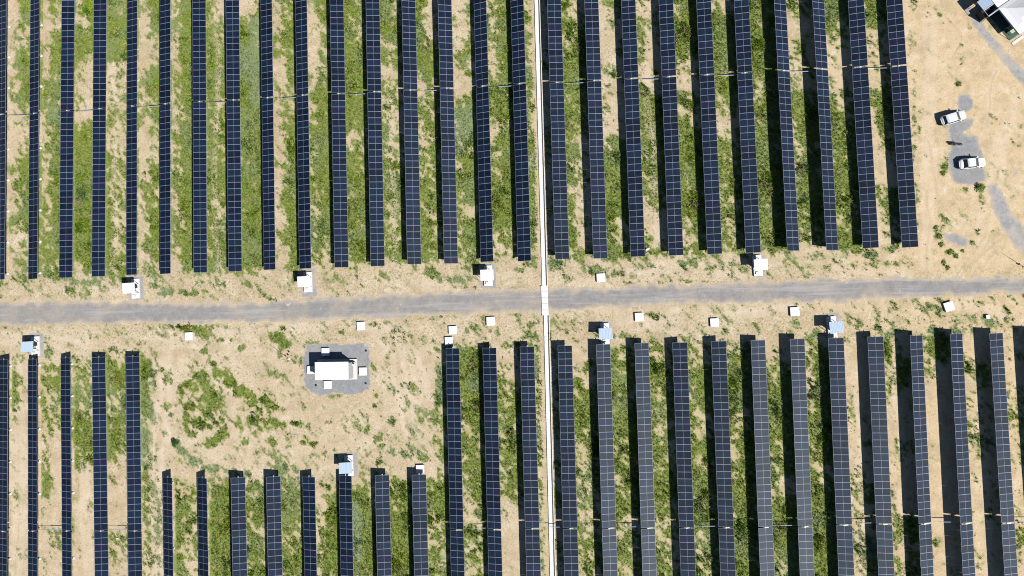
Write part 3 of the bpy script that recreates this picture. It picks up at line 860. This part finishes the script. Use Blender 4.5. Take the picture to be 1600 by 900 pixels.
# ------------------------------------------------------------------ cable pits
def pit(px, py, label, s=1.42, rz=0.0, h=.34, group='white cable pit boxes'):
    x, y = G(px, py, h)
    t = thing('cable_pit', (x, y, 0), rz, label, 'cable pit', group)
    b = MB(); b.box((0, 0, h / 2), (s * .96, s * .96, h), M['concrete']); b.build('box', t)
    b = MB(); b.box((0, 0, h + .025), (s, s, .05), M['white_concrete'])
    if s > 1:
        for q in (-1, 1): b.box((q * s * .3, 0, h + .058), (.12, .05, .016), M['steel'])
    b.build('lid', t)
R = rad(1.7)
for px, py, l, s, rz in [
 (939,434,'square white cable pit above the road, right of the drain',1.45,R),(564,509.5,'square white cable pit below the road, above the transformer building',1.45,R),
 (707.5,516,'upper of two close white cable pits at the top of the sandy area',1.4,R),(701.5,533,'lower of two close white cable pits, touching the row shadow',1.4,R),
 (767,502,'square white cable pit at the road edge left of the drain',1.5,R),(999,495.5,'square white cable pit right of the blue-roofed station by the drain',1.45,R),
 (1116.5,504,'square white cable pit below the road, midway between the two right stations',1.4,R),(1242,487,'square white cable pit left of the far right blue-roofed station',1.5,R),
 (1483,479,'tilted square white cable pit below the road at the far right',1.5,rad(16)),(1544,495,'tiny white pit box at the far right below the road',.62,R),
 (295,525.5,'square white cable pit beside the green clump below the road',1.4,R),(656.5,733,'square white pit at the head of the eighth short row, partly shaded',1.4,R),
 (508.5,550,'white pit on the gravel pad, above the transformer building',1.36,0),(486,578,'white pit on the gravel pad, left of the transformer building',1.36,0),
 (512,601.5,'white pit on the gravel pad, below the transformer building',1.4,0),(567,580.5,'white pit on the gravel pad, right of the transformer building',1.38,0)]:
    pit(px, py, l, s, rz)
# earth pits
for px, py, l in [(572,548,'small black earthing pit at the upper right of the gravel pad'),(571.7,599,'small black earthing pit at the lower right of the gravel pad'),(494,602,'small black earthing pit at the lower left of the gravel pad')]:
    x, y = G(px, py)
    b = MB(); b.cyl((0, 0, 0), (0, 0, .16), .17, M['dark'], 12); b.cyl((0, 0, .16), (0, 0, .19), .11, M['rubber'], 12)
    tag(b.build('earthing_pit', None, (x, y, 0)), l, 'earthing pit', 'earthing pits on the gravel pad')

# ------------------------------------------------------------------ transformer building
x0, y0 = G(527, 577)
t = thing('transformer_building', (x0, y0, 0), rad(-.6), 'long white-roofed transformer building on the gravel pad', 'building')
b = MB(); b.box((0.1, 0, .2), (7.0, 3.55, .4), M['concrete']); b.build('platform', t)
b = MB(); b.box((0, 0, 0), (5.7, 2.75, 2.45), M['wall']); w_ = b.build('wall', t, (.12, -.12, 1.625))
for dx_ in (-1.7, 0.1, 1.9):
    b = MB(); b.box((0, 0, 0), (.95, .05, 1.9), M['white_steel']); d_ = b.build('door', t, (dx_, -1.52, 1.38))
    b = MB(); b.box((.32, -.05, 0), (.05, .06, .18), M['dark']); b.build('handle', d_)
for dx_ in (-1.5, .9):
    b = MB()
    for k in range(6): b.box((0, 0, -.25 + k * .1), (.8, .05, .05), M['steel'])
    b.build('vent', t, (dx_, 1.28, 2.2))
b = MB(); b.box((0, 0, 0), (5.85, 2.98, .12), M['roof_white']); b.box((0, -1.53, -.05), (5.9, .07, .2), M['roof_white'])
for k in range(1, 6): b.box((-2.92 + k * .975, 0, .068), (.04, 2.96, .02), M['white_steel'])
b.build('roof', t, (.02, -.02, 2.93), rot=(rad(1.5), 0, 0))
b = MB(); b.box((0, 0, 0), (.45, .55, .7), M['white_steel']); b.cyl((0, .1, .36), (0, .1, .45), .16, M['dark'], 10); b.build('air_conditioner', t, (3.22, .95, .78))

# ------------------------------------------------------------------ masts
def mast(px, py, label, h=5.3):
    x, y = G(px, py)
    t = thing('lightning_mast', (x, y, 0), 0, label, 'mast')
    b = MB(); b.box((0, 0, .06), (.42, .42, .12), M['concrete']); b.build('base', t)
    b = MB(); b.cyl((0, 0, .1), (0, 0, h * .6), .045, M['steel'], 8, .035); b.cyl((0, 0, h * .6), (0, 0, h), .03, M['steel'], 8, .012); b.build('pole', t)
    b = MB(); b.box((.08, .05, 1.1), (.16, .10, .22), M['dark']); b.build('junction_box', t)
mast(451.5, 560.5, 'thin lightning mast left of the transformer building with a long shadow')
mast(1600.5, 418, 'thin mast at the right edge above the road with a long shadow', 5.2)
for px, py, l in [(452,549.5,'small black pipe stub near the thin mast, upper of two'),(450.5,554,'small black pipe stub near the thin mast, lower of two'),(1591,413,'small black pipe stub beside the mast shadow at the right edge')]:
    x, y = G(px, py)
    b = MB(); b.cyl((0, 0, 0), (0, 0, .28), .10, M['dark'], 10); b.cyl((0, 0, .28), (0, 0, .31), .13, M['rubber'], 10)
    tag(b.build('pipe_stub', None, (x, y, 0)), l, 'pipe')
x, y = G(1011, 390)
b = MB(); b.box((0, 0, .14), (.55, .42, .28), M['white_steel'], .4, taper=.7); b.box((.3, .18, .07), (.35, .3, .14), M['white_steel'], 1.0, taper=.6)
tag(b.build('sack', None, (x, y, 0)), 'crumpled white sack at the foot of the nineteenth upper solar row', 'sack')
x, y = G(184, 841)
b = MB(); b.box((0, 0, .1), (.34, .3, .2), M['white_concrete'], .3, taper=.6)
tag(b.build('white_block', None, (x, y, 0)), 'small white block on sand between two lower left solar rows', 'block')

# ------------------------------------------------------------------ cars
def car(px, py, ang, paint, label, ln=4.25, wd=1.72, sedan=True):
    x, y = G(px, py, .8)
    t = thing('car', (x, y, 0), ang, label, 'car')
    hl, hw = ln / 2, wd / 2
    # lower body loft: stations (x, half width, top z, bottom z)
    st = [(-hl,hw*.66,.70,.42),(-hl+.08,hw*.84,.84,.30),(-hl+.28,hw*.95,.92 if sedan else .98,.24),(-hl+.75,hw*.99,.96,.22),(-.7,hw,.94,.2),(0.3,hw,.93,.2),(hl-1.35,hw*.99,.92,.2),(hl-.9,hw*.97,.88,.22),(hl-.35,hw*.88,.78,.24),(hl-.1,hw*.72,.68,.3),(hl,hw*.5,.58,.36)]
    vs = []; nseg = 12
    for sx, w_, zt, zb in st:
        ring = [(-.78,0,0),(-.97,0,.18),(-1.0,0,.5),(-.95,0,.82),(-.80,0,.97),(-.35,0,1.03),(.35,0,1.03),(.80,0,.97),(.95,0,.82),(1.0,0,.5),(.97,0,.18),(.78,0,0)]
        for a_, _, c_ in ring: vs.append((sx, a_ * w_, zb + (zt - zb) * c_))
    fs = []
    for k in range(len(st) - 1):
        for j in range(nseg):
            fs.append((k*nseg+j, k*nseg+(j+1)%nseg, (k+1)*nseg+(j+1)%nseg, (k+1)*nseg+j))
    fs.append(tuple(range(nseg))); fs.append(tuple(range((len(st)-1)*nseg, len(st)*nseg))[::-1])
    b = MB(); b.add(vs, fs, paint); b.build('body', t, smooth_=True)
    # glasshouse
    xb0, xb1 = (-hl + .50, hl - 1.20) if sedan else (-hl + .22, hl - 1.15)
    xt0, xt1 = (-hl + 1.05, hl - 1.95) if sedan else (-hl + .62, hl - 1.85)
    zb, zt = .90, 1.42
    wb, wt = hw * .92, hw * .77
    P = [(xb0,-wb,zb),(xb1,-wb,zb),(xb1,wb,zb),(xb0,wb,zb),(xt0,-wt,zt),(xt1,-wt,zt),(xt1,wt,zt),(xt0,wt,zt)]
    b = MB(); b.add(P, [(1,2,6,5)], M['glass']); b.build('windscreen', t)
    b = MB(); b.add(P, [(3,0,4,7)], M['glass']); b.build('rear_window', t)
    for s, fc in ((-1, (0,1,5,4)), (1, (2,3,7,6))):
        b = MB(); b.add(P, [fc], M['glass']); b.build('side_window', t)
    b = MB()
    r_ = [(xt0-.06,-wt*.99,zt-.035),(xt0+.2,-wt*1.02,zt+.02),(xt1-.2,-wt*1.02,zt+.02),(xt1+.06,-wt*.99,zt-.035),(xt1+.06,wt*.99,zt-.035),(xt1-.2,wt*1.02,zt+.02),(xt0+.2,wt*1.02,zt+.02),(xt0-.06,wt*.99,zt-.035)]
    c_ = [(xt0+.2,-wt*.6,zt+.055),(xt1-.2,-wt*.6,zt+.055),(xt1-.2,wt*.6,zt+.055),(xt0+.2,wt*.6,zt+.055)]
    b.add(r_ + c_, [(0,1,8,11,6,7),(3,4,5,10,9,2),(1,2,9,8),(8,9,10,11),(11,10,5,6)], paint)
    b.build('roof', t, smooth_=False)
    b = MB()
    for s in (-1, 1):
        for (ax_, bx_) in ((xb0, xt0), (xb1, xt1)):
            b.cyl((ax_, s * wb, zb - .02), (bx_, s * wt, zt), .05, paint, 6)
        xm = (xb0 + xb1) / 2 - .1
        b.cyl((xm, s * (wb + .005), zb), (xm, s * (wt + .01), zt), .045, paint, 6)
    b.build('pillars', t)
    for s in (-1, 1):
        b = MB(); b.box((hl - 1.35, s * (hw + .08), 1.0), (.16, .2, .13), paint); b.build('mirror', t)
        b = MB(); b.box((hl - .16, s * hw * .58, .62), (.16, .3, .12), M['lamp'], s * -.35); b.build('headlight', t)
        b = MB(); b.box((-hl + .05, s * hw * .66, .70), (.10, .24, .12), M['redlamp'], s * .25); b.build('tail_light', t)
        for xx in (-hl + .82, hl - .78):
            b = MB(); b.cyl((xx, s * (hw - .22), .31), (xx, s * (hw - .01), .31), .31, M['rubber'], 18); wh = b.build('wheel', t)
            b = MB(); b.cyl((xx, s * (hw - .02), .31), (xx, s * (hw + .006), .31), .19, M['chrome'], 12); b.build('rim', wh)
    for xx, nm in ((hl - .02, 'front_plate'), (-hl - .0, 'rear_plate')):
        b = MB(); b.box((xx, 0, .46), (.03, .46, .11), M['lamp']); b.build(nm, t)
car(1490.5, 183.5, rad(15.5), M['car_silver'], 'silver hatchback parked at an angle, upper of the two cars', 4.15, 1.74, False)
car(1520, 254.5, rad(3.5), M['car_white'], 'white sedan parked on grey gravel, lower of the two cars', 4.2, 1.72, True)

# motorcycle
x, y = G(1492, 226)
t = thing('motorcycle', (x, y, 0), rad(-9), 'dark motorcycle parked on gravel between the two cars', 'motorcycle')
for xx in (-.68, .68):
    b = MB(); b.cyl((xx, -.055, .31), (xx, .055, .31), .31, M['rubber'], 18); wh = b.build('wheel', t)
    b = MB(); b.cyl((xx, -.065, .31), (xx, .065, .31), .18, M['chrome'], 12); b.build('rim', wh)
b = MB(); b.cyl((-.68, 0, .33), (0, 0, .45), .06, M['dark'], 8); b.cyl((0, 0, .45), (.45, 0, .85), .05, M['dark'], 8); b.box((.02, 0, .42), (.42, .3, .36), M['steel'], taper=.8); b.build('frame', t)
b = MB(); b.box((.2, 0, .82), (.52, .30, .24), M['rubber'], taper=.7); b.build('fuel_tank', t)
b = MB(); b.box((-.35, 0, .80), (.72, .30, .12), M['dark'], taper=.85); b.build('seat', t)
b = MB(); b.cyl((.42, -.38, 1.03), (.42, .38, 1.03), .02, M['steel'], 8); b.cyl((.42, -.38, 1.03), (.34, -.46, 1.02), .025, M['rubber'], 8); b.cyl((.42, .38, 1.03), (.34, .46, 1.02), .025, M['rubber'], 8); b.build('handlebar', t)
b = MB(); b.cyl((.68, -.09, .31), (.44, -.09, .98), .03, M['chrome'], 8); b.cyl((.68, .09, .31), (.44, .09, .98), .03, M['chrome'], 8); b.build('fork', t)
b = MB(); b.cyl((.5, 0, .9), (.62, 0, .9), .1, M['dark'], 12); b.build('headlight', t)
b = MB(); b.cyl((-.1, -.2, .25), (-.85, -.22, .35), .045, M['dark'], 8); b.build('exhaust', t)
b = MB(); b.box((-.72, 0, .72), (.36, .2, .05), M['dark'], 0, .25); b.build('mudguard', t)

# ------------------------------------------------------------------ marquees and shelter
def gp(px, py, z): return Vector((*G(px, py, z), z))
EZ = 2.5
A = gp(1559, 12.5, EZ); B = gp(1593, 54.5, EZ)
e1 = (B - A); side = e1.length; e1.normalize(); e2 = Vector((-e1.y, e1.x, 0))
if e2.x < 0: e2 = -e2
def marquee(o, label):
    t = thing('marquee', (o.x, o.y, 0), math.atan2(e1.y, e1.x), label, 'tent', 'white marquee tents')
    flip = 1 if (e1.x * e2.y - e1.y * e2.x) > 0 else -1
    S = side - .12
    n = 9; vs = []; fs = []
    pk = 1.5
    for j in range(n):
        for i in range(n):
            u, v_ = i / (n - 1), j / (n - 1)
            r_ = max(abs(u - .5), abs(v_ - .5)) * 2
            h = EZ + pk * (1 - r_) ** 1.25
            sag = -.05 * math.sin(math.pi * (i % 2)) 
            vs.append((u * S + .06, flip * (v_ * S + .06), h + sag))
    for j in range(n - 1):
        for i in range(n - 1):
            q_ = [j*n+i, j*n+i+1, (j+1)*n+i+1, (j+1)*n+i]
            fs.append(tuple(q_ if flip > 0 else q_[::-1]))
    b = MB(); b.add(vs, fs, M['cloth']); b.build('canopy', t)
    b = MB()
    for (xa, ya, xb, yb) in ((.06,.06,S,.06),(.06,.06,.06,S),(S,.06,S,S),(.06,S,S,S)):
        b.add([(xa,flip*ya,EZ-.28),(xb,flip*yb,EZ-.28),(xb,flip*yb,EZ+.0),(xa,flip*ya,EZ+.0)], [(0,1,2,3)], M['cloth'])
    b.build('valance', t)
    b = MB(); b.box((S / 2, flip * S / 2, .03), (S, S, .04), M['dkgreen']); b.build('floor_mat', t)
    for cx_, cy_ in ((.1,.1),(S,.1),(.1,S),(S,S)):
        b = MB(); b.cyl((cx_, flip * cy_, 0), (cx_, flip * cy_, EZ), .04, M['white_steel'], 8); b.build('leg', t)
    b = MB(); b.add([(.3, flip*(S-.05), .05),(S-.2, flip*(S-.05), .05),(S-.2, flip*(S-.05), EZ-.05),(.3, flip*(S-.05), EZ-.05)], [(0,1,2,3)], M['cloth']); b.build('side_curtain', t)
marquee(A, 'white marquee tent at the top right corner, nearer the cars')
marquee(A - e1 * side, 'white marquee tent cut by the top edge, beyond the dark seam')
marquee(A + e2 * side, 'white marquee tent at the corner, mostly outside the picture')
# table under the marquee front
tp = gp(1581, 45, .75)
t = thing('table', (tp.x, tp.y, 0), math.atan2(e1.y, e1.x), 'pale green table in the shade of the marquee', 'table')
b = MB(); b.box((0, 0, .74), (1.35, 1.0, .05), M['table']); b.build('tabletop', t)
for sx in (-1, 1):
    for sy in (-1, 1):
        b = MB(); b.box((sx * .58, sy * .42, .36), (.06, .06, .71), M['steel']); b.build('leg', t)
# flat-roofed shelter
s0 = gp(1532, 5, 2.4); s1 = gp(1549, -9, 2.4); s2 = gp(1559, 12, 2.4); s3 = gp(1541, 27, 2.4)
cn = (s0 + s1 + s2 + s3) / 4
t = thing('shelter', (cn.x, cn.y, 0), math.atan2(e1.y, e1.x), 'small blue-grey flat-roofed shelter against the marquee', 'shelter')
b = MB(); b.box((-.75, 0, 2.4), (1.75, 2.3, .07), M['bluegrey']); b.build('roof', t)
b = MB(); b.box((1.45, 0, 1.3), (.06, 2.2, 2.2), M['white_steel']); b.box((1.36, 0, 2.42), (.16, 2.3, .07), M['bluegrey']); b.build('end_screen', t)
b = MB()
for yy in (-1.1, 1.1): b.box((.8, yy, 2.38), (1.4, .06, .06), M['steel'])
b.box((.22, 0, 2.42), (.07, 2.26, .09), M['white_steel'])
b.build('rail', t)
b = MB(); b.box((.6, 0, .75), (1.3, 1.9, 1.5), M['dark'], taper=.95); b.build('generator', t)  # plain dark box filling the gap between roof and end screen
for sx in (-1.5, 1.4):
    for sy in (-1, 1):
        b = MB(); b.box((sx, sy * 1.08, 1.19), (.07, .07, 2.38), M['steel']); b.build('post', t)
# pale step beside marquee
q0 = gp(1590, 63, .05)
b = MB(); b.box((0, 0, .05), (2.2, .5, .1), M['concrete'])
tag(b.build('step', None, (q0.x, q0.y, 0), rot=(0, 0, math.atan2(e2.y, e2.x))), 'pale concrete step along the lower side of the marquee', 'step')

# ------------------------------------------------------------------ shrubs
def shrub(px, py, r, h, label, group=None, seed=0, leaf='shrub'):
    x, y = G(px, py)
    g_ = np.random.default_rng(seed)
    t = thing('shrub', (x, y, 0), 0, label, 'shrub', group)
    b = MB()
    for k in range(5):
        a_ = g_.uniform(0, 6.28); b.cyl((0, 0, 0), (math.cos(a_) * r * .5, math.sin(a_) * r * .5, h * .7), .03, M['bark'], 5, .01)
    b.build('stem', t)
    b = MB()
    nl = int(420 * r)
    vs = []; fs = []
    for k in range(nl):
        a_ = g_.uniform(0, 6.28); rr = r * math.sqrt(g_.random()) * (.75 + .35 * math.sin(a_ * 3 + seed))
        z = h * (1 - (rr / (r * 1.15)) ** 2) * g_.uniform(.35, 1.0) + .05
        c_ = Vector((rr * math.cos(a_), rr * math.sin(a_), z))
        E_ = Euler((g_.uniform(-.9, .9), g_.uniform(-.9, .9), g_.uniform(0, 6.28))).to_matrix()
        s_ = g_.uniform(.05, .11); o = len(vs)
        for p in ((-s_*.5,0,0),(0,-s_*1.3,0),(s_*.5,0,0),(0,s_*1.3,0)): vs.append(c_ + E_ @ Vector(p))
        fs.append((o, o+1, o+2, o+3))
    b.add(vs, fs, M[leaf]); b.build('foliage', t)
shrub(275, 691, .85, .8, 'dark round shrub alone on sand beside the first short row', None, 1, 'shrub_dark')
shrub(1530, 293, .8, .7, 'dark green shrub at the lower corner of the parking gravel', None, 2)
shrub(1365, 672, .0 + .5, .5, 'small shrub in the gap right of the row below the far right station', None, 3)
for k, (px, py, r_) in enumerate([(1462,356,.35),(1466,369,.5),(1470,382,.45),(1484,394,.5),(1493,400,.3),(1474,409,.35),(1480,418,.28),(1504,392,.3),(1476,260,.42),(1474,270,.45),(1497,132,.38)]):
    L_ = ['topmost weed left of the small gravel patch','second weed down left of the small gravel patch','third weed down left of the small gravel patch','weed just below the small gravel patch','tiny weed right below the small gravel patch','weed near the road below the small gravel patch','lowest weed before the road, right of the last solar row','weed at the lower right rim of the small gravel patch','upper weed at the left rim of the parking gravel','lower weed at the left rim of the parking gravel','lone weed on sand above the round gravel patch'][k]
    shrub(px, py, r_ * .9, r_ * .35, L_, 'weeds around the parking area', 10 + k)
